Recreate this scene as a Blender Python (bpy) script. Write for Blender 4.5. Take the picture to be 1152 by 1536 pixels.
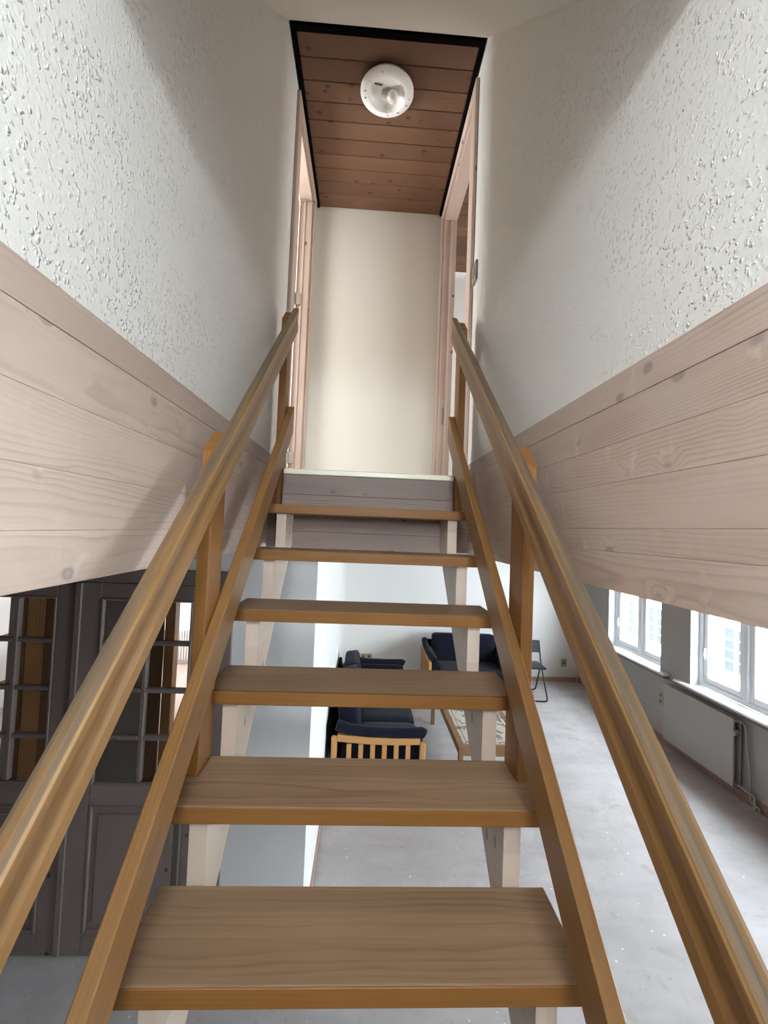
import bpy, bmesh, math, random
from mathutils import Vector, Matrix, Euler

random.seed(7)
S = bpy.context.scene
COL = S.collection
for o in list(bpy.data.objects):
    bpy.data.objects.remove(o)

H = 2.343                      # camera height over the lower floor; z below is given relative to it unless noted
PI = math.pi

# ---------------------------------------------------------------- camera
F_PX = 658.4
PITCH, ROLL, YAW = 0.038, 0.040, 0.044
cp, sp = math.cos(PITCH), math.sin(PITCH)
fwd = Vector((math.sin(YAW) * cp, math.cos(YAW) * cp, sp))
rt = Vector((math.cos(YAW), -math.sin(YAW), 0))
up = rt.cross(fwd)
c_, s_ = math.cos(ROLL), math.sin(ROLL)
rx = c_ * rt + s_ * up
uy = -s_ * rt + c_ * up
cam = bpy.data.cameras.new('camera')
cam.sensor_fit = 'HORIZONTAL'
cam.sensor_width = 36.0
cam.lens = 36.0 * F_PX / 1152.0
cam.clip_start = 0.02
cam.clip_end = 200
camo = bpy.data.objects.new('camera', cam)
COL.objects.link(camo)
camo.matrix_world = Matrix(((rx.x, uy.x, -fwd.x, 0), (rx.y, uy.y, -fwd.y, 0), (rx.z, uy.z, -fwd.z, H), (0, 0, 0, 1)))
S.camera = camo

# ---------------------------------------------------------------- world, lights, exposure
S.view_settings.view_transform = 'Standard'
S.view_settings.look = 'None'
S.view_settings.gamma = 1.0
S.view_settings.use_curve_mapping = False
S.view_settings.exposure = 0.1
w = bpy.data.worlds.new('sky')
S.world = w
w.use_nodes = True
bg = w.node_tree.nodes['Background']
bg.inputs[0].default_value = (0.80, 0.91, 1.0, 1)
bg.inputs[1].default_value = 36.0


def area(name, loc, direction, sx, sy, power, color=(1, 1, 1), portal=False):
    l = bpy.data.lights.new(name, 'AREA')
    l.shape = 'RECTANGLE'
    l.size, l.size_y = sx, sy
    l.energy = power
    l.color = color
    if portal:
        l.cycles.is_portal = True
    o = bpy.data.objects.new(name, l)
    COL.objects.link(o)
    d = Vector(direction).normalized()
    o.rotation_euler = d.to_track_quat('-Z', 'Y').to_euler()
    o.location = (loc[0], loc[1], loc[2] + H)
    return o


for yc in (4.02, 5.645, 2.35, 0.7):
    area('window_daylight', (3.80, yc, -0.9), (-1, 0, 0), 1.25, 1.3, 1, portal=True)
area('stair_key_lamp', (0.515, -0.60, 0.22), (-1, 0, 0), 0.95, 0.75, 7.0, (0.78, 0.90, 1.0))  # unseen key lamp for the left wall, at an assumed window
area('rear_fill_lamp', (0.14, -2.95, 0.58), (-0.03, 1, -0.06), 0.6, 0.6, 62.0, (0.84, 0.93, 1.0))  # added fill lamp behind the camera; the wall there has no window
area('roof_fill_lamp', (0.12, -0.75, 0.900), (0.02, 0.50, -1), 0.65, 0.9, 74.0, (0.82, 0.92, 1.0))  # added overhead fill for the near treads and cladding, no roof opening there
area('left_room_side_daylight', (-1.35, 1.75, 1.45), (0.62, 1, -0.08), 0.7, 1.0, 14, (0.95, 0.97, 1.0))
area('left_room_daylight', (-2.3, 3.1, 1.5), (1, -0.16, -0.08), 0.9, 1.1, 112, (0.95, 0.97, 1.0))
area('right_room_daylight', (2.6, 2.6, 1.4), (-1, 0.0, -0.05), 1.0, 1.0, 40, (0.95, 0.97, 1.0))
area('hall_room_daylight', (-3.6, 6.4, -0.4), (0.25, 0.6, -1), 1.2, 1.0, 150, (0.95, 0.98, 1.0))
area('hall_left_daylight', (-4.7, 4.15, -0.7), (0.1, 1, -0.1), 1.0, 1.0, 34, (0.95, 0.98, 1.0))

# ---------------------------------------------------------------- node helpers / materials


class NT:
    def __init__(s, name):
        s.m = bpy.data.materials.new(name)
        s.m.use_nodes = True
        s.t = s.m.node_tree
        s.n = s.t.nodes
        s.p = s.n['Principled BSDF']
        s.out = s.n['Material Output']

    def new(s, t, **kw):
        n = s.n.new(t)
        for k, v in kw.items():
            setattr(n, k, v)
        return n

    def link(s, a, b):
        s.t.links.new(a, b)

    def val(s, node, key, v):
        if isinstance(v, bpy.types.NodeSocket):
            s.link(v, node.inputs[key])
        else:
            node.inputs[key].default_value = v

    def math(s, op, a, b=0.0, c=None, clamp=False):
        n = s.new('ShaderNodeMath', operation=op, use_clamp=clamp)
        s.val(n, 0, a)
        s.val(n, 1, b)
        if c is not None:
            s.val(n, 2, c)
        return n.outputs[0]

    def vmath(s, op, a, b):
        n = s.new('ShaderNodeVectorMath', operation=op)
        s.val(n, 0, a)
        s.val(n, 1, b)
        return n.outputs[0]

    def mix(s, f, a, b, blend='MIX'):
        n = s.new('ShaderNodeMix', data_type='RGBA', blend_type=blend)
        s.val(n, 0, f)
        s.val(n, 6, a if isinstance(a, bpy.types.NodeSocket) else (*a, 1) if len(a) == 3 else a)
        s.val(n, 7, b if isinstance(b, bpy.types.NodeSocket) else (*b, 1) if len(b) == 3 else b)
        return n.outputs[2]

    def ramp(s, f, stops):
        n = s.new('ShaderNodeValToRGB')
        e = n.color_ramp.elements
        while len(e) < len(stops):
            e.new(0.5)
        for i, (p, c) in enumerate(stops):
            e[i].position = p
            e[i].color = (c, c, c, 1) if isinstance(c, (int, float)) else (*c, 1)
        s.val(n, 0, f)
        return n.outputs[0]

    def noise(s, vec, scale, detail=3.0, rough=0.55, dist=0.0):
        n = s.new('ShaderNodeTexNoise')
        s.val(n, 'Vector', vec)
        n.inputs['Scale'].default_value = scale
        n.inputs['Detail'].default_value = detail
        n.inputs['Roughness'].default_value = rough
        n.inputs['Distortion'].default_value = dist
        return n.outputs[0]

    def coord(s, rand=True):
        tc = s.new('ShaderNodeTexCoord').outputs['Object']
        if not rand:
            return tc, None
        oi = s.new('ShaderNodeObjectInfo').outputs['Random']
        wn = s.new('ShaderNodeTexWhiteNoise', noise_dimensions='1D')
        s.link(oi, wn.inputs['W'])
        v = s.vmath('MULTIPLY', wn.outputs['Color'], (7.0, 7.0, 7.0))
        return s.vmath('ADD', tc, v), oi

    def bump(s, h, strength, dist):
        b = s.new('ShaderNodeBump')
        b.inputs['Strength'].default_value = strength
        b.inputs['Distance'].default_value = dist
        s.link(h, b.inputs['Height'])
        s.link(b.outputs[0], s.p.inputs['Normal'])


def flat(name, col, rough=0.5, metal=0.0, spec=0.5):
    t = NT(name)
    t.p.inputs['Base Color'].default_value = (*col, 1)
    t.p.inputs['Roughness'].default_value = rough
    t.p.inputs['Metallic'].default_value = metal
    t.p.inputs['Specular IOR Level'].default_value = spec
    # a little unevenness of tone
    v, _ = t.coord()
    n = t.noise(v, 9.0, 3)
    c = t.mix(t.math('MULTIPLY', n, 0.22), col, tuple(x * 0.8 for x in col))
    t.link(c, t.p.inputs['Base Color'])
    return t.m


def wood(name, axis, base, dark, pale=None, ring=26.0, knots=0.0, knotcol=None, rough=0.45, tone=0.25, grain=0.5,
         ringstr=0.6, washed=0.0, staves=None, wear_and_light=(), bump=0.1, spec=0.4, pith=0.16):
    """axis: 0/1/2 = the direction in which the grain runs, in object space (object origins sit at the middle of each piece)"""
    t = NT(name)
    tc = t.new('ShaderNodeTexCoord').outputs['Object']
    oi = t.new('ShaderNodeObjectInfo').outputs['Random']
    wn = t.new('ShaderNodeTexWhiteNoise', noise_dimensions='1D')
    t.link(t.math('MULTIPLY', oi, 913.0), wn.inputs['W'])
    off = t.vmath('SUBTRACT', wn.outputs['Color'], (0.5, 0.5, 0.5))
    ov = [2 * pith] * 3
    ov[axis] = 9.0
    v = t.vmath('ADD', tc, t.vmath('MULTIPLY', off, tuple(ov)))
    st = [1.0, 1.0, 1.0]
    st[axis] = 0.10
    vs = t.vmath('MULTIPLY', v, tuple(st))
    # slow wander of the grain
    wst = [5.0, 5.0, 5.0]
    wst[axis] = 1.3
    w1 = t.new('ShaderNodeTexNoise')
    t.link(t.vmath('MULTIPLY', v, tuple(wst)), w1.inputs['Vector'])
    w1.inputs['Scale'].default_value = 1.0
    w1.inputs['Detail'].default_value = 3.0
    wamp = [0.055, 0.055, 0.055]
    wamp[axis] = 0.0
    vv = t.vmath('ADD', vs, t.vmath('MULTIPLY', t.vmath('SUBTRACT', w1.outputs['Color'], (0.5, 0.5, 0.5)), tuple(wamp)))
    kd = pres = None
    if knots > 0:
        vor = t.new('ShaderNodeTexVoronoi', feature='F1')
        kst = [1.0, 1.0, 1.0]
        kst[axis] = 0.7
        t.link(t.vmath('MULTIPLY', v, tuple(kst)), vor.inputs['Vector'])
        vor.inputs['Scale'].default_value = 10.5
        kd = vor.outputs['Distance']
        sc = t.new('ShaderNodeSeparateColor')
        t.link(vor.outputs['Color'], sc.inputs[0])
        pres = t.ramp(sc.outputs[0], [(0.30, 0.0), (0.36, 1.0)])
        kfall = t.math('MULTIPLY', t.ramp(kd, [(0.0, 1.0), (0.16, 0.5), (0.36, 0.0)]), pres)
        push = t.new('ShaderNodeCombineXYZ')
        for i in range(3):
            if i != axis:
                t.link(t.math('MULTIPLY', kfall, 0.018), push.inputs[i])
        vv = t.vmath('ADD', vv, push.outputs[0])
    wv = t.new('ShaderNodeTexWave', wave_type='RINGS', rings_direction='XYZ'[axis], wave_profile='SAW')
    t.link(vv, wv.inputs['Vector'])
    wv.inputs['Scale'].default_value = ring
    wv.inputs['Distortion'].default_value = 2.2
    wv.inputs['Detail'].default_value = 2.0
    wv.inputs['Detail Scale'].default_value = 0.6
    rings = t.ramp(wv.outputs['Fac'], [(0.0, 0.0), (0.5, 0.10), (0.86, 1.0), (0.95, 0.55), (1.0, 0.0)])
    # some years are strong, some hardly show
    yst = [16.0, 16.0, 16.0]
    yst[axis] = 0.8
    year = t.ramp(t.noise(t.vmath('MULTIPLY', v, tuple(yst)), 1.0, 2.0), [(0.36, 0.15), (0.64, 1.0)])
    fst = [210.0, 210.0, 210.0]
    fst[axis] = 5.0
    fine = t.noise(t.vmath('MULTIPLY', v, tuple(fst)), 1.0, 2.0)
    f1 = t.math('MULTIPLY', t.math('MULTIPLY', rings, year), ringstr)
    f2 = t.math('MULTIPLY', t.math('SUBTRACT', fine, 0.36), grain)
    fac = t.math('ADD', f1, f2, clamp=True)
    col = t.mix(fac, base, dark)
    if pale is not None:
        bst = [7.0, 7.0, 7.0]
        bst[axis] = 3.0
        blot = t.noise(t.vmath('MULTIPLY', v, tuple(bst)), 1.0, 4.0)
        col = t.mix(t.math('MULTIPLY', t.ramp(blot, [(0.40, 0.0), (0.70, 1.0)]), 0.45), col, pale)
    if washed > 0:
        fl = [13.0, 13.0, 13.0]
        fl[axis] = 20.0
        flash = t.ramp(t.noise(t.vmath('MULTIPLY', v, tuple(fl)), 1.0, 2.0), [(0.62, 0.0), (0.72, 1.0)])
        near = t.math('ADD', t.math('MULTIPLY', t.ramp(kd, [(0.1, 1.0), (0.6, 0.0)]), pres), 0.25, clamp=True)
        col = t.mix(t.math('MULTIPLY', t.math('MULTIPLY', flash, near), 0.5 * washed), col, tuple(min(1.0, x * 1.12) for x in pale))
    if knots > 0:
        kc = knotcol or dark
        kn = t.math('ADD', kd, t.math('MULTIPLY', t.math('SUBTRACT', fine, 0.5), 0.06))
        km = t.math('MULTIPLY', t.math('MULTIPLY', t.ramp(kn, [(0.03, 0.75), (0.085, 1.0), (0.115, 0.55), (0.15, 0.0)]), pres), knots)
        col = t.mix(km, col, kc)
    if staves:
        sx, sax, samt = staves
        sep = t.new('ShaderNodeSeparateXYZ')
        t.link(v, sep.inputs[0])
        wn2 = t.new('ShaderNodeTexWhiteNoise', noise_dimensions='1D')
        t.link(t.math('FLOOR', t.math('MULTIPLY', sep.outputs[sax], sx)), wn2.inputs['W'])
        k = t.math('ADD', t.math('MULTIPLY', wn2.outputs['Value'], samt), 1.0 - samt * 0.6)
        cmb = t.new('ShaderNodeCombineXYZ')
        for i in range(3):
            t.link(k, cmb.inputs[i])
        col = t.mix(1.0, col, cmb.outputs[0], 'MULTIPLY')
    sep = None
    for (wax, stops, wcol, wamt) in wear_and_light:  # bands of wear, and of shade and highlight put into the colour
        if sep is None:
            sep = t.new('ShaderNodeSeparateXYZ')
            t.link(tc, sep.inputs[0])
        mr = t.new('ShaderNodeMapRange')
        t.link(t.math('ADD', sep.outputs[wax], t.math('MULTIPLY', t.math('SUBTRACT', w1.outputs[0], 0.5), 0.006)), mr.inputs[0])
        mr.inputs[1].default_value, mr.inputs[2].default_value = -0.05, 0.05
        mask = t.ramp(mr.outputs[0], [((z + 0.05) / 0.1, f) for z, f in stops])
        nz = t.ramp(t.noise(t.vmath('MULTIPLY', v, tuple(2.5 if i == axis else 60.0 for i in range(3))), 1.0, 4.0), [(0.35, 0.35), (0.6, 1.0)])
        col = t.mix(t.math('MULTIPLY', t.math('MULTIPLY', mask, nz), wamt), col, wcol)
    # each piece its own tone
    k = t.math('ADD', t.math('MULTIPLY', oi, tone), 1.0 - tone * 0.5)
    cmb = t.new('ShaderNodeCombineXYZ')
    for i in range(3):
        t.link(k, cmb.inputs[i])
    col = t.mix(1.0, col, cmb.outputs[0], 'MULTIPLY')
    t.link(col, t.p.inputs['Base Color'])
    t.p.inputs['Roughness'].default_value = rough
    t.p.inputs['Specular IOR Level'].default_value = spec
    t.bump(fac, bump, 0.0015)
    return t.m


def plaster(name, col, scale=170.0, strength=0.5, dist=0.0035, rough=0.75):
    t = NT(name)
    v, _ = t.coord(False)
    w1 = t.new('ShaderNodeTexNoise')
    t.link(v, w1.inputs['Vector'])
    w1.inputs['Scale'].default_value = scale * 0.8
    vw = t.vmath('ADD', v, t.vmath('MULTIPLY', w1.outputs['Color'], (1.6 / scale, 1.6 / scale, 1.6 / scale)))
    vo = t.new('ShaderNodeTexVoronoi', feature='F1')
    t.link(vw, vo.inputs['Vector'])
    vo.inputs['Scale'].default_value = scale
    chip = t.ramp(vo.outputs['Distance'], [(0.10, 1.0), (0.30, 0.55), (0.50, 0.0)])
    sep = t.new('ShaderNodeSeparateColor')
    t.link(vo.outputs['Color'], sep.inputs[0])
    pres = t.math('MULTIPLY', t.ramp(sep.outputs[0], [(0.36, 0.0), (0.50, 1.0)]), t.ramp(t.noise(v, scale * 0.12, 2.0), [(0.36, 0.25), (0.58, 1.0)]))
    h = t.math('ADD', t.math('MULTIPLY', chip, pres), t.math('MULTIPLY', t.noise(v, scale * 0.9, 2.0), 0.22))
    t.bump(h, strength, dist)
    big = t.noise(v, 1.3, 3.0)
    c = t.mix(t.math('MULTIPLY', big, 0.3), col, tuple(x * 0.93 for x in col))
    t.link(c, t.p.inputs['Base Color'])
    t.p.inputs['Roughness'].default_value = rough
    t.p.inputs['Specular IOR Level'].default_value = 0.3
    return t.m


def floor_mat():
    t = NT('bare_screed')
    v, _ = t.coord(False)
    big = t.noise(v, 0.9, 5.0, 0.6)
    mid = t.noise(v, 5.0, 4.0, 0.65)
    c = t.mix(t.ramp(big, [(0.35, 0.0), (0.7, 1.0)]), (0.54, 0.52, 0.515), (0.44, 0.415, 0.41))
    c = t.mix(t.math('MULTIPLY', t.ramp(mid, [(0.45, 0.0), (0.72, 1.0)]), 0.6), c, (0.37, 0.345, 0.335))
    c = t.mix(t.math('MULTIPLY', t.ramp(t.noise(t.vmath('MULTIPLY', v, (0.7, 2.6, 1.0)), 1.6, 4.0, 0.6), [(0.48, 0.0), (0.62, 1.0)]), 0.4), c, (0.36, 0.345, 0.345))
    c = t.mix(t.math('MULTIPLY', t.ramp(t.noise(v, 26.0, 2.0), [(0.64, 0.0), (0.74, 1.0)]), 0.5), c, (0.33, 0.30, 0.28))
    # old glue blots
    gl = t.ramp(t.noise(v, 3.1, 3.0, 0.7, 0.6), [(0.62, 0.0), (0.70, 1.0)])
    c = t.mix(t.math('MULTIPLY', gl, 0.4), c, (0.30, 0.24, 0.18))
    # faint board joints across the room
    sep = t.new('ShaderNodeSeparateXYZ')
    t.link(v, sep.inputs[0])
    fr = t.math('FRACT', t.math('MULTIPLY', t.math('ADD', sep.outputs[1], t.math('MULTIPLY', big, 0.04)), 1.65))
    j = t.ramp(fr, [(0.0, 1.0), (0.035, 0.0), (0.965, 0.0), (1.0, 1.0)])
    c = t.mix(t.math('MULTIPLY', t.math('MULTIPLY', j, mid), 0.22), c, (0.30, 0.29, 0.29))
    # paint splashes
    vo = t.new('ShaderNodeTexVoronoi', feature='F1')
    t.link(v, vo.inputs['Vector'])
    vo.inputs['Scale'].default_value = 13.0
    spot = t.ramp(vo.outputs['Distance'], [(0.07, 1.0), (0.10, 0.0)])
    pres = t.ramp(t.noise(v, 1.7, 2.0), [(0.46, 0.0), (0.54, 1.0)])
    c = t.mix(t.math('MULTIPLY', spot, pres), c, (0.75, 0.76, 0.78))
    t.link(c, t.p.inputs['Base Color'])
    t.p.inputs['Roughness'].default_value = 0.62
    t.bump(mid, 0.15, 0.003)
    return t.m


def fabric(name, col):
    t = NT(name)
    v, _ = t.coord()
    n = t.noise(v, 400.0, 2.0)
    b = t.noise(v, 14.0, 3.0)
    c = t.mix(b, col, tuple(x * 1.5 for x in col))
    t.link(c, t.p.inputs['Base Color'])
    t.p.inputs['Roughness'].default_value = 0.95
    t.p.inputs['Sheen Weight'].default_value = 0.08
    t.p.inputs['Specular IOR Level'].default_value = 0.1
    t.bump(t.math('ADD', n, t.math('MULTIPLY', b, 2.0)), 0.3, 0.004)
    return t.m


def glass_mat(name='window_glass', tint=(1, 1, 1)):
    t = NT(name)
    t.n.remove(t.p)
    tr = t.new('ShaderNodeBsdfTransparent')
    tr.inputs[0].default_value = (*tint, 1)
    gl = t.new('ShaderNodeBsdfGlossy')
    gl.inputs['Roughness'].default_value = 0.02
    lw = t.new('ShaderNodeLayerWeight')
    lw.inputs[0].default_value = 0.5
    refl = t.math('ADD', t.math('MULTIPLY', t.math('POWER', lw.outputs['Facing'], 5.0), 0.6), 0.025)
    mx = t.new('ShaderNodeMixShader')
    t.link(refl, mx.inputs[0])
    t.link(tr.outputs[0], mx.inputs[1])
    t.link(gl.outputs[0], mx.inputs[2])
    t.link(mx.outputs[0], t.out.inputs[0])
    return t.m


def tile_art():
    t = NT('painted_tile')
    v, _ = t.coord(False)
    base = t.mix(t.noise(v, 6.0, 3.0), (0.62, 0.56, 0.44), (0.50, 0.46, 0.38))
    wv = t.new('ShaderNodeTexWave', wave_type='RINGS', rings_direction='Z')
    t.link(v, wv.inputs['Vector'])
    wv.inputs['Scale'].default_value = 4.2
    wv.inputs['Distortion'].default_value = 9.0
    wv.inputs['Detail'].default_value = 1.5
    wv.inputs['Detail Scale'].default_value = 1.6
    line = t.ramp(wv.outputs['Fac'], [(0.40, 0.0), (0.46, 1.0), (0.54, 1.0), (0.60, 0.0)])
    c = t.mix(t.math('MULTIPLY', line, 0.85), base, (0.06, 0.055, 0.05))
    blot = t.ramp(t.noise(v, 7.5, 2.0, 0.5, 1.2), [(0.54, 0.0), (0.58, 1.0)])
    c = t.mix(t.math('MULTIPLY', blot, 0.75), c, (0.09, 0.085, 0.085))
    t.link(c, t.p.inputs['Base Color'])
    t.p.inputs['Roughness'].default_value = 0.22
    return t.m


M = {}
for ax, s in ((0, 'x'), (1, 'y'), (2, 'z')):
    M['pine_' + s] = wood('whitewashed_pine_' + s, ax, (0.53, 0.415, 0.345), (0.30, 0.205, 0.165), (0.63, 0.53, 0.45), ring=44, knots=0.75, knotcol=(0.27, 0.215, 0.20), rough=0.55,
                          tone=0.12, grain=0.35, ringstr=0.50, washed=1.0, bump=0.10)
    M['oak_' + s] = wood('honey_oak_' + s, ax, (0.225, 0.098, 0.024), (0.115, 0.044, 0.010), (0.26, 0.125, 0.036), ring=36, rough=0.5, tone=0.10,
                         grain=0.8, ringstr=0.35, bump=0.06, spec=0.25)
    M['frame_' + s] = wood('pale_door_pine_' + s, ax, (0.53, 0.41, 0.335), (0.36, 0.25, 0.19), (0.62, 0.51, 0.43), ring=36, knots=1.0, knotcol=(0.13, 0.085, 0.065),
                           rough=0.5, tone=0.12, grain=0.25, ringstr=0.35)
    M['door_' + s] = wood('greyed_door_pine_' + s, ax, (0.205, 0.16, 0.142), (0.118, 0.087, 0.075), (0.25, 0.20, 0.18), ring=36, knots=1.0, knotcol=(0.05, 0.035, 0.03),
                          rough=0.5, tone=0.12, grain=0.3, ringstr=0.4)
    M['beech_' + s] = wood('beech_' + s, ax, (0.52, 0.27, 0.09), (0.40, 0.18, 0.055), (0.58, 0.32, 0.12), ring=30, rough=0.45, tone=0.08, grain=0.3, ringstr=0.2)
    M['dark_' + s] = wood('dark_brown_wood_' + s, ax, (0.22, 0.115, 0.05), (0.12, 0.06, 0.028), (0.27, 0.15, 0.07), ring=30, rough=0.5, tone=0.1, grain=0.4, ringstr=0.5)
M['fascia'] = wood('weathered_pine_fascia', 0, (0.225, 0.160, 0.130), (0.085, 0.052, 0.040), (0.28, 0.21, 0.175), ring=40, knots=1.0, knotcol=(0.09, 0.07, 0.065),
                   rough=0.55, tone=0.1, grain=0.4, ringstr=0.8, washed=0.5, bump=0.12)
M['tread'] = wood('worn_oak_tread', 0, (0.285, 0.178, 0.102), (0.130, 0.072, 0.036), (0.33, 0.22, 0.135), ring=30, rough=0.5, tone=0.08,
                  grain=0.55, ringstr=0.55, staves=(17.0, 1, 0.22), bump=0.06, spec=0.3)
M['rail'] = wood('honey_oak_rail', 0, (0.235, 0.115, 0.036), (0.12, 0.052, 0.015), (0.27, 0.142, 0.052), ring=34, rough=0.45, tone=0.08,
                 grain=0.75, ringstr=0.35, bump=0.06, spec=0.35)
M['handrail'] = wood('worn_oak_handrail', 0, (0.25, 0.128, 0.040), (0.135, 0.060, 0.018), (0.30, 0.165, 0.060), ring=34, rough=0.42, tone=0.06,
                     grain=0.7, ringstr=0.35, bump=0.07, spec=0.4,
                     wear_and_light=((2, [(-0.018, 0.0), (-0.006, 1.0), (0.008, 1.0), (0.020, 0.0)], (0.13, 0.062, 0.019), 0.75),  # shade of the grip cove, painted as a dark band
                           (2, [(0.030, 0.0), (0.036, 1.0), (0.0405, 1.0), (0.0425, 0.0)], (0.42, 0.27, 0.125), 0.5),  # highlight along the rounded top edge, painted pale
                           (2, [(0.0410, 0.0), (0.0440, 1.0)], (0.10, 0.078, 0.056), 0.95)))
M['ceil_x'] = wood('brown_pine_ceiling', 0, (0.18, 0.094, 0.052), (0.10, 0.048, 0.025), (0.21, 0.118, 0.071), ring=38, knots=1.0, knotcol=(0.07, 0.038, 0.024),
                   rough=0.55, tone=0.5, grain=0.45, ringstr=0.45)
M['string_z'] = wood('glued_pale_pine', 2, (0.60, 0.48, 0.385), (0.42, 0.31, 0.235), (0.66, 0.56, 0.46), ring=34, knots=0.8, knotcol=(0.20, 0.15, 0.12),
                     rough=0.55, tone=0.05, grain=0.35, ringstr=0.45, staves=(9.0, 2, 0.24))
M['plaster'] = plaster('woodchip_wallpaper', (0.82, 0.805, 0.765), 108.0, 0.7, 0.0055)
M['cream'] = plaster('cream_wall_paint', (0.80, 0.775, 0.69), 200.0, 0.25, 0.003)
M['plaster_low'] = plaster('woodchip_wallpaper_lower', (0.80, 0.80, 0.79), 130.0, 0.3)
M['plaster_win'] = plaster('shaded_wall_paint', (0.36, 0.345, 0.325), 120.0, 0.2, 0.003)  # white wall; its shade beside the windows put into a darker colour
M['white'] = plaster('smooth_white_wall', (0.84, 0.83, 0.80), 160.0, 0.12, 0.003)
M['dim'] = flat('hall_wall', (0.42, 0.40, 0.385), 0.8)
M['floor'] = floor_mat()
M['paint'] = flat('white_gloss_paint', (0.86, 0.88, 0.90), 0.3)
M['sill'] = flat('white_sill_laminate', (0.86, 0.87, 0.88), 0.12)
M['edge'] = flat('shaded_sill_edge', (0.16, 0.145, 0.135), 0.5)  # shadow on the sill's front edge, put into a dark colour
M['radiator'] = flat('radiator_enamel', (0.78, 0.76, 0.73), 0.4)
M['radiator_win'] = flat('shaded_radiator_enamel', (0.38, 0.365, 0.345), 0.45)  # white radiator with the shade under the window put into its colour
M['fins'] = flat('radiator_side_grey', (0.10, 0.095, 0.09), 0.6)
M['skirt'] = flat('brown_skirting', (0.27, 0.165, 0.12), 0.5)
M['skirt_light'] = flat('light_brown_skirting', (0.42, 0.28, 0.21), 0.5)
M['black'] = flat('black_trim', (0.004, 0.0035, 0.0035), 0.8, spec=0.03)
M['chair'] = flat('black_lacquer', (0.010, 0.0105, 0.012), 0.4)
M['navy'] = fabric('navy_wool', (0.0075, 0.0078, 0.0165))
M['shade'] = flat('soiled_white_enamel', (0.88, 0.88, 0.84), 0.35)
M['bulb'] = flat('frosted_bulb', (0.82, 0.76, 0.70), 0.12)
M['dirt'] = flat('dust_specks', (0.16, 0.13, 0.10), 0.9)
M['socket'] = flat('beige_socket', (0.42, 0.37, 0.29), 0.45)
M['socket_light'] = flat('grey_switch', (0.30, 0.28, 0.235), 0.4)
M['hole'] = flat('socket_hole', (0.10, 0.085, 0.065), 0.7)
M['hinge'] = flat('grey_hinge_metal', (0.30, 0.28, 0.25), 0.4, 0.6)
M['strip'] = flat('cream_edge_strip', (0.80, 0.76, 0.58), 0.35)
M['glass'] = glass_mat()
M['tile'] = tile_art()
M['facade'] = flat('white_facade', (0.86, 0.85, 0.82), 0.85)
M['facglass'] = flat('facade_window_glass', (0.030, 0.034, 0.034), 0.6, spec=0.05)
M['redfloor'] = flat('reddish_floor', (0.50, 0.38, 0.34), 0.5)
M['ground'] = flat('street_paving', (0.40, 0.40, 0.39), 0.9)

# ---------------------------------------------------------------- mesh helpers


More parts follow.
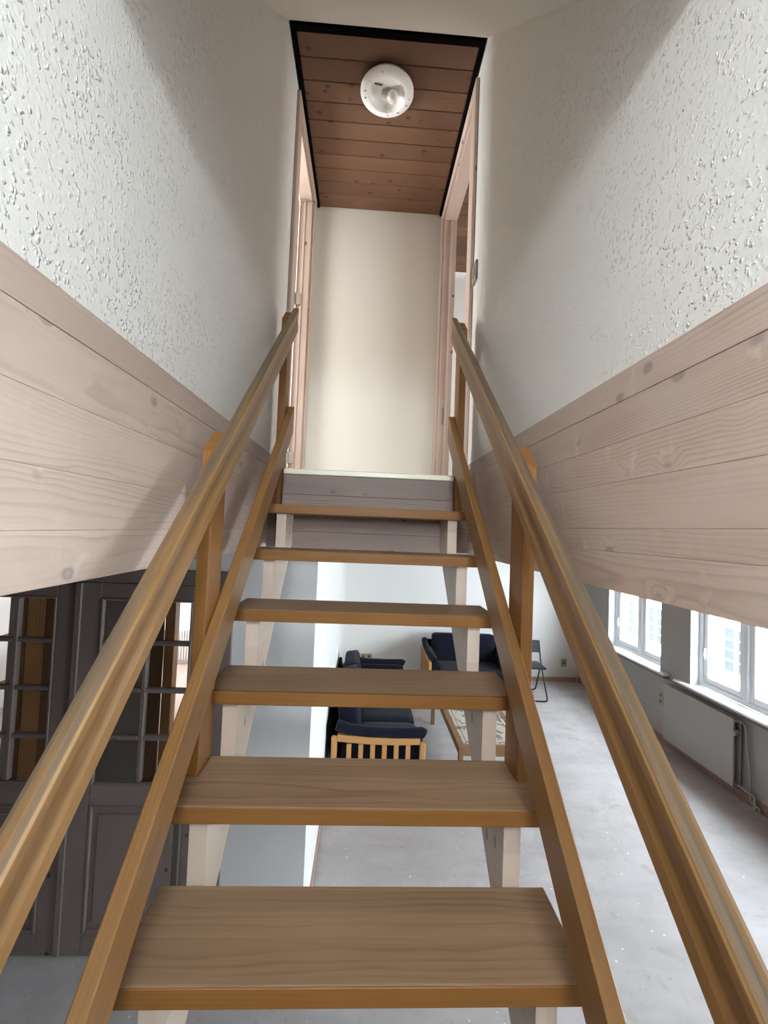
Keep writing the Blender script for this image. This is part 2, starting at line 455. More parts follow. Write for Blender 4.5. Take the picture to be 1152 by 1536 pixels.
class MB:
    """collects shapes, then links them as one mesh object"""

    def __init__(s):
        s.b = bmesh.new()

    def box(s, x0, x1, y0, y1, z0, z1, bev=0.0, seg=1, rot=None, piv=None):
        t = bmesh.new()
        bmesh.ops.create_cube(t, size=1.0)
        for v in t.verts:
            v.co = Vector(((x0 + x1) / 2 + v.co.x * (x1 - x0), (y0 + y1) / 2 + v.co.y * (y1 - y0), (z0 + z1) / 2 + v.co.z * (z1 - z0)))
        if bev > 0:
            bmesh.ops.bevel(t, geom=list(t.edges), offset=bev, segments=seg, profile=0.5, affect='EDGES')
        if rot is not None:
            p = Vector(piv or ((x0 + x1) / 2, (y0 + y1) / 2, (z0 + z1) / 2))
            mt = Matrix.Translation(p) @ Euler(rot).to_matrix().to_4x4() @ Matrix.Translation(-p)
            bmesh.ops.transform(t, matrix=mt, verts=t.verts)
        s.add(t)
        return s

    def add(s, t):
        me = bpy.data.meshes.new('tmp')
        t.to_mesh(me)
        t.free()
        s.b.from_mesh(me)
        bpy.data.meshes.remove(me)

    def prism(s, pts, axis, a, b, bev=0.0):
        """pts: outline in the two other axes (in order), extruded along axis from a to b"""
        t = bmesh.new()
        oth = [i for i in range(3) if i != axis]

        def mk(p, d):
            c = [0, 0, 0]
            c[oth[0]], c[oth[1]], c[axis] = p[0], p[1], d
            return t.verts.new(c)
        A = [mk(p, a) for p in pts]
        B = [mk(p, b) for p in pts]
        t.faces.new(A)
        t.faces.new(list(reversed(B)))
        n = len(pts)
        for i in range(n):
            t.faces.new((A[i], B[i], B[(i + 1) % n], A[(i + 1) % n]))
        bmesh.ops.recalc_face_normals(t, faces=t.faces)
        if bev > 0:
            bmesh.ops.bevel(t, geom=list(t.edges), offset=bev, segments=2, profile=0.5, affect='EDGES')
        s.add(t)
        return s

    def tube(s, pts, r, n=10, closed=False):
        t = bmesh.new()
        P = [Vector(p) for p in pts]
        rings = []
        m = len(P)
        prev = None
        for i, p in enumerate(P):
            if closed:
                d = (P[(i + 1) % m] - P[i - 1]).normalized()
            else:
                d = (P[min(i + 1, m - 1)] - P[max(i - 1, 0)]).normalized()
            if prev is None:
                u = d.orthogonal().normalized()
            else:
                u = (prev - d * prev.dot(d)).normalized()
            prev = u
            v = d.cross(u)
            rings.append([t.verts.new(p + r * (math.cos(2 * PI * k / n) * u + math.sin(2 * PI * k / n) * v)) for k in range(n)])
        rng = range(m) if closed else range(m - 1)
        for i in rng:
            for k in range(n):
                t.faces.new((rings[i][k], rings[i][(k + 1) % n], rings[(i + 1) % m][(k + 1) % n], rings[(i + 1) % m][k]))
        if not closed:
            t.faces.new(list(reversed(rings[0])))
            t.faces.new(rings[-1])
        bmesh.ops.recalc_face_normals(t, faces=t.faces)
        s.add(t)
        return s

    def lathe(s, prof, center, n=40):
        t = bmesh.new()
        C = Vector(center)
        rings = []
        for (r, z) in prof:
            if r < 1e-6:
                rings.append([t.verts.new(C + Vector((0, 0, z)))])
            else:
                rings.append([t.verts.new(C + Vector((r * math.cos(2 * PI * k / n), r * math.sin(2 * PI * k / n), z))) for k in range(n)])
        for a, b in zip(rings, rings[1:]):
            for k in range(n):
                q = [a[k % len(a)], a[(k + 1) % len(a)], b[(k + 1) % len(b)], b[k % len(b)]]
                q = list(dict.fromkeys(q))
                if len(q) > 2:
                    t.faces.new(q)
        bmesh.ops.recalc_face_normals(t, faces=t.faces)
        s.add(t)
        return s

    def build(s, name, mat, parent=None, up=True, smooth=False, local=False, pinv=True, frame=None):
        """up: z is camera relative and gets H added; local: coordinates are already the parent's own"""
        if up and not local:
            bmesh.ops.translate(s.b, vec=(0, 0, H), verts=s.b.verts)
        if frame is not None:
            bmesh.ops.transform(s.b, matrix=frame.inverted(), verts=s.b.verts)
        ctr = None
        if frame is None and len(s.b.verts):
            lo = [min(v.co[i] for v in s.b.verts) for i in range(3)]
            hi = [max(v.co[i] for v in s.b.verts) for i in range(3)]
            ctr = Vector([(a + b) / 2 for a, b in zip(lo, hi)])
            bmesh.ops.translate(s.b, vec=-ctr, verts=s.b.verts)
        me = bpy.data.meshes.new(name)
        s.b.to_mesh(me)
        s.b.free()
        if smooth:
            for p in me.polygons:
                p.use_smooth = True
            me.set_sharp_from_angle(angle=math.radians(40))
        me.materials.append(mat)
        o = bpy.data.objects.new(name, me)
        COL.objects.link(o)
        if frame is not None:
            o.matrix_basis = frame
        elif ctr is not None:
            o.matrix_basis = Matrix.Translation(ctr)
        if parent is not None:
            o.parent = parent
            if not local:
                q = parent
                mt = Matrix.Identity(4)
                while q is not None:
                    mt = q.matrix_basis @ mt if q.parent is None else (q.matrix_parent_inverse @ q.matrix_basis) @ mt
                    q = q.parent
                o.matrix_parent_inverse = mt.inverted()
        return o


def thing(name, label, cat, loc=(0, 0, 0), rz=0.0, group=None):
    """an Empty at the base of a thing; loc in world metres, floor at z = 0"""
    o = bpy.data.objects.new(name, None)
    o.empty_display_size = 0.1
    COL.objects.link(o)
    o.matrix_basis = Matrix.Translation(loc) @ Matrix.Rotation(rz, 4, 'Z')
    tag(o, label, cat, group)
    return o


def tag(o, label, cat, group=None):
    o['label'] = label
    o['category'] = cat
    if group:
        o['group'] = group
    return o


def struct(o, label=None, cat=None):
    o['kind'] = 'structure'
    if label:
        o['label'] = label
    if cat:
        o['category'] = cat
    return o


# ================================================================ THE SETTING
XL, XR = -0.478, 0.523          # faces of the stairwell cladding
YF = 2.143                      # landing edge
YB = 3.41                       # end wall of the landing
ZL = 0.272                      # landing floor
ZC = 2.53                       # landing ceiling
ZLC = -0.11                     # ceiling of the lower room
BT = 0.347                      # top of the cladding
FL = -H                         # lower floor

# ---- lower storey shell
o = MB().box(-6.2, 3.7, -1.9, 8.6, FL - 0.12, FL).build('floor', M['floor'])
struct(o, 'pale bare screed floor with paint spots under the stairs', 'floor')

slab = MB()
slab.box(-6.2, XL - 0.018, -3.1, 8.6, ZLC, ZL - 0.02)
slab.box(XR + 0.018, 3.9, -3.1, 8.6, ZLC, ZL - 0.02)
slab.box(XL - 0.018, XR + 0.018, YF + 0.075, 8.6, ZLC, ZL - 0.02)
slab.box(-0.403, 0.434, YF + 0.021, YF + 0.075, ZLC, ZL - 0.02)
slab.box(XL - 0.018, XR + 0.018, -3.1, -1.45, ZLC, ZL - 0.02)
o = slab.build('ceiling_lower', M['ceil_x'])
struct(o, 'brown board ceiling of the lower room beside the stairwell', 'ceiling')

o = MB().box(-0.25, 3.9, 7.05, 7.25, FL, ZLC).build('wall_far', M['white'])
struct(o, 'white wall behind the sofa at the far end', 'wall')
MB().box(-0.25, 0.02, 6.96, 7.05, FL, ZLC).build('pilaster', M['white'], o)
o = MB().box(0.02, 3.53, 7.03, 7.05, FL, FL + 0.065, 0.004).build('baseboard_far', M['skirt_light'])
struct(o, 'brown skirting board along the far wall', 'skirting')

o = MB().box(-0.35, -0.25, 2.5902, 7.25, FL, ZLC).build('wall_room_left', M['white'])
struct(o, 'white side wall of the lower room behind the navy sofa', 'wall')
o = MB().box(-0.25, -0.237, 2.50, 6.95, FL, FL + 0.05, 0.003).build('baseboard_left', M['skirt_light'])
struct(o, 'thin brown skirting along the white side wall', 'skirting')

# wall with the double glazed door
dw = MB()
dw.box(-0.738, -0.25, 2.49, 2.59, FL, ZLC)
dw.box(-6.2, -2.26, 2.49, 2.59, FL, ZLC)
dw.box(-2.26, -0.738, 2.49, 2.59, -0.285, ZLC)
o = dw.build('wall_doorway', M['plaster_low'])
struct(o, 'grey plastered wall beside the double glazed door', 'wall')

# window wall
WIN = [(3.42, 4.62), (5.09, 6.20), (1.75, 2.95), (0.1, 1.3)]
ZS, ZT = -1.535, -0.27
wm = MB()
ys = sorted(WIN)
prev = -1.9
for a, b in ys:
    wm.box(3.56, 3.86, prev, a, FL, ZLC)
    wm.box(3.56, 3.86, a, b, FL, ZS - 0.03)
    wm.box(3.56, 3.86, a, b, ZT, ZLC)
    prev = b
wm.box(3.56, 3.86, prev, 7.05, FL, ZLC)
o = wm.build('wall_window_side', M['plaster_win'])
struct(o, 'shaded white window wall of the lower room', 'wall')
o = MB().box(3.545, 3.56, -1.9, 7.03, FL, FL + 0.085, 0.004).build('baseboard_right', M['skirt'])
struct(o, 'brown skirting under the windows', 'skirting')

# outer shell of the lower storey
sh = MB()
sh.box(-6.3, -6.2, -1.9, 8.7, FL, ZLC)
sh.box(-6.3, 3.9, -2.0, -1.9, FL, ZLC)
sh.box(-6.3, -0.35, 8.6, 8.7, FL, ZLC)
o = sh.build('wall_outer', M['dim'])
struct(o, 'outer walls of the hall seen through the door', 'wall')


def make_window(n, a, b, label):
    f = MB()
    X0, X1 = 3.655, 3.725
    fw = 0.055
    f.box(X0, X1, a, a + fw, ZS, ZT, 0.004)
    f.box(X0, X1, b - fw, b, ZS, ZT, 0.004)
    f.box(X0, X1, a + fw, b - fw, ZS, ZS + 0.05, 0.004)
    f.box(X0, X1, a + fw, b - fw, ZT - 0.05, ZT, 0.004)
    fr = f.build('window_%d' % n, M['paint'])
    struct(fr, label, 'window')
    # reveal lining
    r = MB()
    r.box(3.562, X0, b - 0.004, b - 0.0005, ZS, ZT)
    r.box(3.562, X0, a + 0.0005, a + 0.004, ZS, ZT)
    r.build('reveal', M['paint'], fr)
    mid = b - 0.585
    MB().box(X0 - 0.01, X1, mid - 0.03, mid + 0.03, ZS + 0.05, ZT - 0.05, 0.006, 2).build('mullion', M['paint'], fr)
    for (p, q) in ((a + fw, mid - 0.03), (mid + 0.03, b - fw)):
        sfr = MB()
        sw = 0.055
        z0, z1 = ZS + 0.05, ZT - 0.05
        sfr.box(X0 + 0.012, X1 - 0.01, p + 0.004, p + sw, z0 + 0.003, z1 - 0.003, 0.005)
        sfr.box(X0 + 0.012, X1 - 0.01, q - sw, q - 0.004, z0 + 0.003, z1 - 0.003, 0.005)
        sfr.box(X0 + 0.012, X1 - 0.01, p + sw, q - sw, z0 + 0.003, z0 + 0.06, 0.005)
        sfr.box(X0 + 0.012, X1 - 0.01, p + sw, q - sw, z1 - 0.05, z1 - 0.003, 0.005)
        so = sfr.build('sash', M['paint'], fr)
        MB().box(X0 + 0.035, X0 + 0.039, p + sw, q - sw, z0 + 0.06, z1 - 0.05).build('pane', M['glass'], so)
        hy = q - 0.03 if p > mid else p + 0.03
        h = MB().tube([(X0 + 0.0, hy, z0 + 0.36), (X0 - 0.004, hy, z0 + 0.33), (X0 - 0.012, hy, z0 + 0.30), (X0 - 0.004, hy, z0 + 0.26), (X0 + 0.004, hy, z0 + 0.24)], 0.006, 8)
        h.box(X0 + 0.004, X0 + 0.012, hy - 0.008, hy + 0.008, z0 + 0.27, z0 + 0.36, 0.002)
        h.build('stay_hook', M['paint'], so, smooth=True)
        MB().tube([(X0 + 0.004, hy, z0 + 0.08), (X0 - 0.012, hy - 0.01, z0 + 0.075), (X0 - 0.012, hy - 0.05, z0 + 0.07)], 0.004, 8).build('casement_stay', M['hinge'], so, smooth=True)
    MB().box(3.485, X0 - 0.001, a - 0.16, b + 0.16, ZS - 0.022, ZS, 0.003).build('sill', M['sill'], fr)
    MB().box(3.489, 3.559, a - 0.155, b + 0.155, ZS - 0.05, ZS - 0.0225).build('sill_edge', M['edge'], fr)
    return fr


make_window(1, *WIN[0], 'nearer white casement window with sunlit sill')
make_window(2, *WIN[1], 'farther white casement window near the far corner')
make_window(3, *WIN[2], 'white casement window next along the wall, outside the view')
make_window(4, *WIN[3], 'white casement window opposite the foot of the stairs')

# ---- stairwell walls upstairs


def side_wall(name, s, face, door, zdoor, label):
    """s = -1 left, +1 right; face = plaster face, door = (y0, y1)"""
    xa, xb = face + s * 0.004, face + s * 0.09
    x0, x1 = min(xa, xb), max(xa, xb)
    m = MB()
    m.box(x0, x1, 0.26 if s > 0 else -3.1, door[0], ZL - 0.019, 2.6)
    m.box(x0, x1, door[1], YB + 0.1, ZL - 0.019, 2.6)
    m.box(x0, x1, door[0], door[1], zdoor, 2.6)
    if s > 0:
        m.box(x0, x1, -3.1, -1.15, ZL - 0.019, 2.6)
        m.box(x0, x1, -1.15, 0.26, 0.66, 2.6)
    o = m.build(name, M['plaster'])
    struct(o, label, 'wall')
    return o


wl = side_wall('wall_left', -1, XL, (2.53, 3.195), 2.405, 'left stairwell wall of woodchip paper above whitewashed planks')
wr = side_wall('wall_right', 1, XR, (2.37, 3.27), 2.395, 'right stairwell wall of woodchip paper above whitewashed planks')


def cladding(wall, s, face, zs):
    for k, (a, b) in enumerate(zip(zs, zs[1:])):
        prd = 0.018 + (0.0012 if k == len(zs) - 2 else 0.0)
        x0, x1 = sorted((face - s * (prd - 0.018), face + s * 0.0175))
        MB().box(x0, x1, -1.9, YF + 0.07 if a < ZL else 2.42, a + 0.0002, b - 0.0002, 0.0006).build('plank', M['pine_y'], wall)


cladding(wl, -1, XL, [ZLC, -0.023, 0.071, 0.180, 0.286, BT])
cladding(wr, 1, XR, [ZLC, -0.029, 0.0195, 0.117, 0.200, 0.284, BT])

o = MB().box(XL - 0.0035, XR + 0.0035, YB, YB + 0.1, ZL - 0.019, 2.6).build('wall_end', M['cream'])
struct(o, 'cream end wall of the landing', 'wall')

# sloping underside of the roof over the flight, coming down towards the viewer
sl = 1.06
prof = [(YF - 0.012, ZC), (YF - 0.012, ZC + 0.12), (0.62, ZC + 0.12 - sl * (YF - 0.632)), (0.62, ZC - sl * (YF - 0.632))]
o = MB().prism(prof, 0, XL - 0.0035, XR + 0.0035).build('ceiling_slope', M['plaster'])
struct(o, 'plastered sloping ceiling over the flight', 'ceiling')
zb = ZC - sl * (YF - 0.632)
o = MB().box(XL - 0.0035, XR + 0.0035, -3.1, 0.619, zb, zb + 0.1).build('ceiling_low', M['plaster'])  # unseen; its height is set to shape the light on the stairwell walls
struct(o, 'low plastered ceiling behind the viewer', 'ceiling')
o = MB().box(XL - 0.0035, XR + 0.0035, -3.1, -3.0, ZL - 0.02, zb - 0.001).build('wall_near', M['plaster'])
struct(o, 'plastered wall behind the viewer', 'wall')
sw = MB()
for a, b, c, d in ((-1.15, 0.26, ZL - 0.019, ZL + 0.001),):
    sw.box(XR + 0.03, XR + 0.085, a, b, c, d)
o = sw.build('trim_1', M['paint'])
struct(o, 'white sill of the small unseen stair window assumed for the key lamp', 'sill')
o = MB().box(XR + 0.095, XR + 0.11, -1.2, 0.3, ZL - 0.018, 0.7).build('trim_2', M['paint'])  # added out of view to close the opening behind the key lamp
struct(o, 'added white board closing the unseen opening behind the key lamp', 'shutter')

# landing ceiling: boards, black strip round them
o = MB().box(XL - 0.003, XR + 0.003, YF - 0.011, YB - 0.001, ZC + 0.012, ZC + 0.10).build('ceiling_landing', M['black'])
struct(o, 'brown plank ceiling of the landing', 'ceiling')
yy = [2.172, 2.295, 2.42, 2.542, 2.662, 2.785, 2.908, 3.025, 3.145, 3.268, 3.408]
for a, b in zip(yy, yy[1:]):
    MB().box(XL + 0.026, XR - 0.026, a + 0.0016, b - 0.0016, ZC - 0.003, ZC + 0.011, 0.003).build('plank', M['ceil_x'], o)
for n, (a, b, c, d) in enumerate(((XL + 0.004, XR - 0.004, YF - 0.010, YF + 0.026), (XL + 0.004, XL + 0.024, YF + 0.0265, YB - 0.002), (XR - 0.024, XR - 0.004, YF + 0.0265, YB - 0.002))):
    MB().box(a, b, c, d, ZC - 0.014, ZC + 0.011, 0.002).build('edge_strip', M['black'], o)

# landing floor edge: boards and nosing strip
lf = MB()
lf.box(XL - 0.003, XR + 0.003, YF + 0.072, YB - 0.001, ZL - 0.019, ZL)
lf.box(-0.403, 0.434, YF + 0.004, YF + 0.072, ZL - 0.019, ZL)
o = lf.build('floor_landing', M['pine_x'])
struct(o, 'landing floor at the top of the stairs', 'floor')
for a, b in ((ZLC, -0.028), (-0.028, 0.063), (0.063, 0.150), (0.150, 0.247)):
    MB().box(-0.402, 0.433, YF, YF + 0.02, a + 0.0006, b - 0.0006, 0.0010).build('plank', M['fascia'], o)
MB().box(-0.402, 0.433, YF - 0.006, YF + 0.019, 0.2475, ZL + 0.003, 0.004, 2).build('nosing_strip', M['strip'], o)
for s, (a, b) in enumerate(((XL, -0.4385), (0.4705, XR))):
    MB().box(a, b, YF + 0.05, YF + 0.07, ZLC, ZL - 0.021).build('side_board', M['fascia'], o)

# ---- door frames on the landing


def landing_door(n, s, face, y0, y1, zt, label):
    t = 0.016
    xa, xb = sorted((face - s * t, face + s * 0.0035))
    m = MB().box(xa, xb, y0 - 0.10, y0 - 0.006, ZL + 0.001, zt + 0.075, 0.003)
    tr = m.build('trim_%d' % n, M['frame_z'])
    struct(tr, label, 'door frame')
    MB().box(xa, xb, y1 + 0.006, min(y1 + 0.10, YB - 0.002), ZL + 0.001, zt + 0.075, 0.003).build('architrave', M['frame_z'], tr)
    MB().box(xa, xb, y0 - 0.0055, y1 + 0.0055, zt + 0.006, zt + 0.075, 0.003).build('architrave_head', M['frame_y'], tr)
    xa, xb = sorted((face + s * 0.0005, face + s * 0.092))
    MB().box(xa, xb, y0 + 0.0005, y0 + 0.018, ZL + 0.001, zt - 0.001, 0.002).build('jamb', M['frame_z'], tr)
    MB().box(xa, xb, y1 - 0.018, y1 - 0.0005, ZL + 0.001, zt - 0.001, 0.002).build('jamb', M['frame_z'], tr)
    MB().box(xa, xb, y0 + 0.0185, y1 - 0.0185, zt - 0.019, zt - 0.001, 0.002).build('jamb_head', M['frame_y'], tr)
    xa, xb = sorted((face + s * 0.045, face + s * 0.058))
    MB().box(xa, xb, y1 - 0.030, y1 - 0.0185, ZL + 0.001, zt - 0.02, 0.002).build('door_stop', M['frame_z'], tr)
    return tr


t3 = landing_door(3, -1, XL, 2.53, 3.195, 2.405, 'whitewashed pine door frame at the left of the landing')
t4 = landing_door(4, 1, XR, 2.37, 3.27, 2.395, 'whitewashed pine door frame at the right of the landing')
# opened door leaf beyond the left frame
dl = MB().box(-1.21, XL - 0.094, 3.135, 3.173, ZL + 0.006, 2.375, 0.003).build('door_3', M['frame_z'])
struct(dl, 'pale pine door standing open beyond the left frame', 'door')
for z in (1.60, 0.44):
    m = MB()
    m.box(XL - 0.135, XL - 0.096, 3.127, 3.1345, z, z + 0.085, 0.002)
    m.box(XL - 0.0905, XL - 0.052, 3.156, 3.1645, z, z + 0.085, 0.002)
    m.tube([(XL - 0.0935, 3.148, z - 0.004), (XL - 0.0935, 3.148, z + 0.089)], 0.006, 10)
    m.build('hinge', M['hinge'], dl)
# right frame: strike plate in the far jamb
MB().box(XR + 0.020, XR + 0.040, 3.249, 3.2515, 0.80, 0.93, 0.001).build('strike_plate', M['hinge'], t4)

# ---- rooms on both sides of the landing
m = MB()
m.box(-2.7, -2.6, 1.2, 4.2, ZL, 2.6)
m.box(-2.6, XL - 0.091, 1.2, 1.3, ZL, 2.6)
m.box(-2.6, XL - 0.091, 4.1, 4.2, ZL, 2.6)
m.box(XL - 0.091, XL - 0.0905, 3.5, 4.1, ZL, 2.6)
o = m.build('wall_room_upper_left', M['plaster'])
struct(o, 'walls of the room beyond the left landing door', 'wall')
o = MB().box(-2.7, XL - 0.091, 1.2, 4.2, 2.601, 2.7).build('ceiling_room_upper_left', M['plaster'])
struct(o, 'ceiling of the room beyond the left landing door', 'ceiling')
m = MB()
m.box(2.9, 3.0, 1.2, 4.15, ZL, 2.6)
m.box(XR + 0.091, 2.9, 1.2, 1.3, ZL, 2.6)
m.box(XR + 0.091, 2.9, 4.05, 4.15, ZL, 2.6)
m.box(XR + 0.0905, XR + 0.091, 3.5, 4.05, ZL, 2.6)
o = m.build('wall_room_upper_right', M['plaster'])
struct(o, 'bluish grey walls of the room beyond the right landing door', 'wall')
o = MB().box(XR + 0.091, 3.0, 1.2, 4.15, 2.62, 2.7).build('ceiling_room_upper_right', M['ceil_x'])
struct(o, 'brown plank ceiling of the room beyond the right landing door', 'ceiling')
yv = 2.9
while yv < 4.0:
    MB().box(XR + 0.093, 2.88, yv + 0.002, min(yv + 0.121, 4.048), 2.435, 2.450, 0.003).build('plank', M['ceil_x'], o)
    yv += 0.123
MB().box(XR + 0.093, 2.89, 1.31, 2.898, 2.435, 2.45).build('board_field', M['ceil_x'], o)

# ================================================================ THE DOUBLE GLAZED DOOR AND THE HALL BEHIND IT
YD = 2.49
fr = MB()
fr.box(-0.802, -0.700, YD - 0.016, YD - 0.0005, FL, -0.275, 0.004)
fr.box(-2.32, -2.205, YD - 0.016, YD - 0.0005, FL, -0.275, 0.004)
fr.box(-2.2045, -0.8025, YD - 0.016, YD - 0.0005, -0.352, -0.275, 0.004)
dfr = fr.build('trim_5', M['door_z'])
struct(dfr, 'greyed pine frame round the double glazed door', 'door frame')
j = MB()
j.box(-0.805, -0.7385, YD, YD + 0.10, FL, -0.352, 0.002)
j.box(-2.2595, -2.199, YD, YD + 0.10, FL, -0.352, 0.002)
j.box(-2.1985, -0.8055, YD, YD + 0.10, -0.352, -0.286, 0.002)
j.build('jamb', M['door_z'], dfr)


def glazed_leaf(n, x0, x1, label):
    y0, y1 = YD + 0.004, YD + 0.044
    zt, zb = -0.358, FL + 0.006
    m = MB()
    m.box(x0, x0 + 0.115, y0, y1, zb, zt, 0.003)
    m.box(x1 - 0.115, x1, y0, y1, zb, zt, 0.003)
    d = m.build('door_%d' % n, M['door_z'])
    struct(d, label, 'door')
    gx0, gx1 = x0 + 0.1155, x1 - 0.1155
    gt, gb = -0.440, -1.448
    r = MB()
    r.box(gx0, gx1, y0, y1, gt, zt, 0.003)
    r.build('rail', M['door_x'], d)
    MB().box(gx0, gx1, y0, y1, gb - 0.105, gb, 0.003).build('rail', M['door_x'], d)
    MB().box(gx0, gx1, y0, y1, zb, zb + 0.11, 0.003).build('rail', M['door_x'], d)
    # glazing moulding round the opening
    g = MB()
    for a, b, c, e in ((gx0, gx0 + 0.014, gb, gt), (gx1 - 0.014, gx1, gb, gt), (gx0 + 0.0145, gx1 - 0.0145, gb, gb + 0.014), (gx0 + 0.0145, gx1 - 0.0145, gt - 0.014, gt)):
        g.box(a, b, y0 - 0.006, y0 + 0.02, c + 0.0005, e - 0.0005, 0.004)
    g.build('glazing_moulding', M['door_z'], d)
    xm = (gx0 + gx1) / 2
    MB().box(xm - 0.013, xm + 0.013, y0 + 0.002, y1 - 0.002, gb + 0.0145, gt - 0.0145, 0.005).build('muntin', M['door_z'], d)
    zs = [gb + 0.0145] + [-1.197, -0.940, -0.682][0:3] + [gt - 0.0145]
    cols = ((gx0 + 0.0145, xm - 0.0135), (xm + 0.0135, gx1 - 0.0145))
    for z in zs[1:-1]:
        for a, b in cols:
            MB().box(a, b, y0 + 0.002, y1 - 0.002, z - 0.0125, z + 0.0125, 0.005).build('muntin', M['door_x'], d)
    for k in range(4):
        for a, b in cols:
            za = zs[k] + (0.013 if k else 0.0005)
            zc = zs[k + 1] - (0.013 if k < 3 else 0.0005)
            MB().box(a, b, y0 + 0.022, y0 + 0.026, za, zc).build('pane', M['glass'], d)
    # raised lower panel with its moulding
    pt, pb = gb - 0.1055, zb + 0.1105
    MB().box(gx0, gx1, y0 + 0.016, y1 - 0.016, pb, pt).build('panel_back', M['door_z'], d)
    MB().box(gx0 + 0.045, gx1 - 0.045, y0 + 0.006, y0 + 0.0155, pb + 0.05, pt - 0.05, 0.006).build('raised_panel', M['door_z'], d)
    g = MB()
    for a, b, c, e in ((gx0, gx0 + 0.02, pb, pt), (gx1 - 0.02, gx1, pb, pt), (gx0 + 0.0205, gx1 - 0.0205, pb, pb + 0.02), (gx0 + 0.0205, gx1 - 0.0205, pt - 0.02, pt)):
        g.box(a, b, y0 - 0.004, y0 + 0.0155, c + 0.0005, e - 0.0005, 0.006)
    g.build('panel_moulding', M['door_z'], d)
    return d


d1 = glazed_leaf(1, -2.197, -1.540, 'left glazed leaf of the greyed pine double door')
d2 = glazed_leaf(2, -1.536, -0.808, 'right glazed leaf of the greyed pine double door')
MB().box(-1.556, -1.522, YD - 0.010, YD + 0.0035, FL + 0.01, -0.36, 0.004).build('cover_strip', M['door_z'], d2)

# hall partition with two openings
m = MB()
m.box(-2.74, -1.85, 4.0, 4.1, FL, ZLC)
m.box(-0.9, -0.351, 4.0, 4.1, FL, ZLC)
m.box(-3.05, -2.95, 4.0, 4.1, FL, ZLC)
m.box(-1.85, -0.9, 4.0, 4.1, -0.28, ZLC)
m.box(-6.2, -4.2, 4.0, 4.1, FL, ZLC)
m.box(-4.2, -2.74, 4.0, 4.1, -0.25, ZLC)
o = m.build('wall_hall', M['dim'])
struct(o, 'dim grey hall partition seen through the door panes', 'wall')
m = MB()
m.box(-1.85, -1.72, 3.975, 3.9995, FL, -0.20, 0.003)
m.box(-0.92, -0.80, 3.975, 3.9995, FL, -0.20, 0.003)
m.box(-1.7195, -0.9205, 3.975, 3.9995, -0.30, -0.20, 0.003)
t = m.build('trim_6', M['dark_z'])
struct(t, 'dark brown frame of the bright doorway behind the glass', 'door frame')
MB().box(-1.7195, -1.635, 4.0, 4.10, FL, -0.301, 0.003).build('jamb', M['beech_z'], t)
# brown wood door leaf in the left part
m = MB()
m.box(-2.949, -2.87, 3.955, 3.999, FL, -0.26, 0.003)
m.box(-2.72, -2.645, 3.955, 3.999, FL, -0.26, 0.003)
t = m.build('door_4', M['dark_z'])
struct(t, 'orange brown veneered hall door behind the left panes', 'door')
MB().box(-2.8695, -2.7205, 3.96, 3.995, FL + 0.005, -0.27, 0.003).build('door_panel', wood('veneer', 2, (0.62, 0.34, 0.13), (0.36, 0.17, 0.06), (0.68, 0.40, 0.17), ring=12, rough=0.4, tone=0.0, grain=0.4, ringstr=0.6), t)
m = MB()
m.box(-6.2, -0.36, 7.4, 7.5, FL, ZLC)
m.box(-3.7, -3.6, 5.701, 7.4, FL, ZLC)
m.box(-6.2, -3.6, 5.6, 5.7, FL, ZLC)
o = m.build('wall_hall_far', M['white'])
struct(o, 'bright white walls of the rooms beyond the hall', 'wall')
o = MB().box(-3.599, -0.36, 4.1, 7.4, FL + 0.001, FL + 0.006).build('floor_hall_room', M['redfloor'])
struct(o, 'reddish floor of the bright room beyond the hall', 'floor')

# radiator of the far room
rd = thing('column_radiator', 'ribbed white radiator seen through the right door panes', 'radiator', (-2.95, 7.3, 0))
y = 7.3
m = MB().box(-3.2, -2.45, 7.345, 7.385, -2.26, -1.76)
m.build('back_panel', M['radiator'], rd)
for k in range(18):
    x = -3.18 + k * 0.04
    MB().box(x, x + 0.024, 7.318, 7.3445, -2.25, -1.77, 0.008, 1).build('fin', M['radiator'], rd)
for x in (-3.1, -2.65):
    MB().box(x, x + 0.03, 7.35, 7.39, FL + 0.006, -2.2605).build('foot', M['radiator'], rd)

# stair railing in the bright left opening
rl = thing('hall_railing', 'dark stair railing in front of the bright hall wall', 'railing', (-3.6, 5.2, 0))
for dz in (0.0, -0.52, -1.04):
    MB().prism([(-4.9, -1.23 + dz), (-4.9, -1.19 + dz), (-3.68, -0.72 + dz), (-3.68, -0.76 + dz)], 1, 5.18, 5.21).build('sloping_bar', M['dark_x'], rl)
for x in (-4.88, -3.71):
    MB().box(x - 0.02, x + 0.02, 5.2105, 5.25, FL, (-0.9 if x < -4 else -0.5), 0.003).build('post', M['dark_z'], rl)

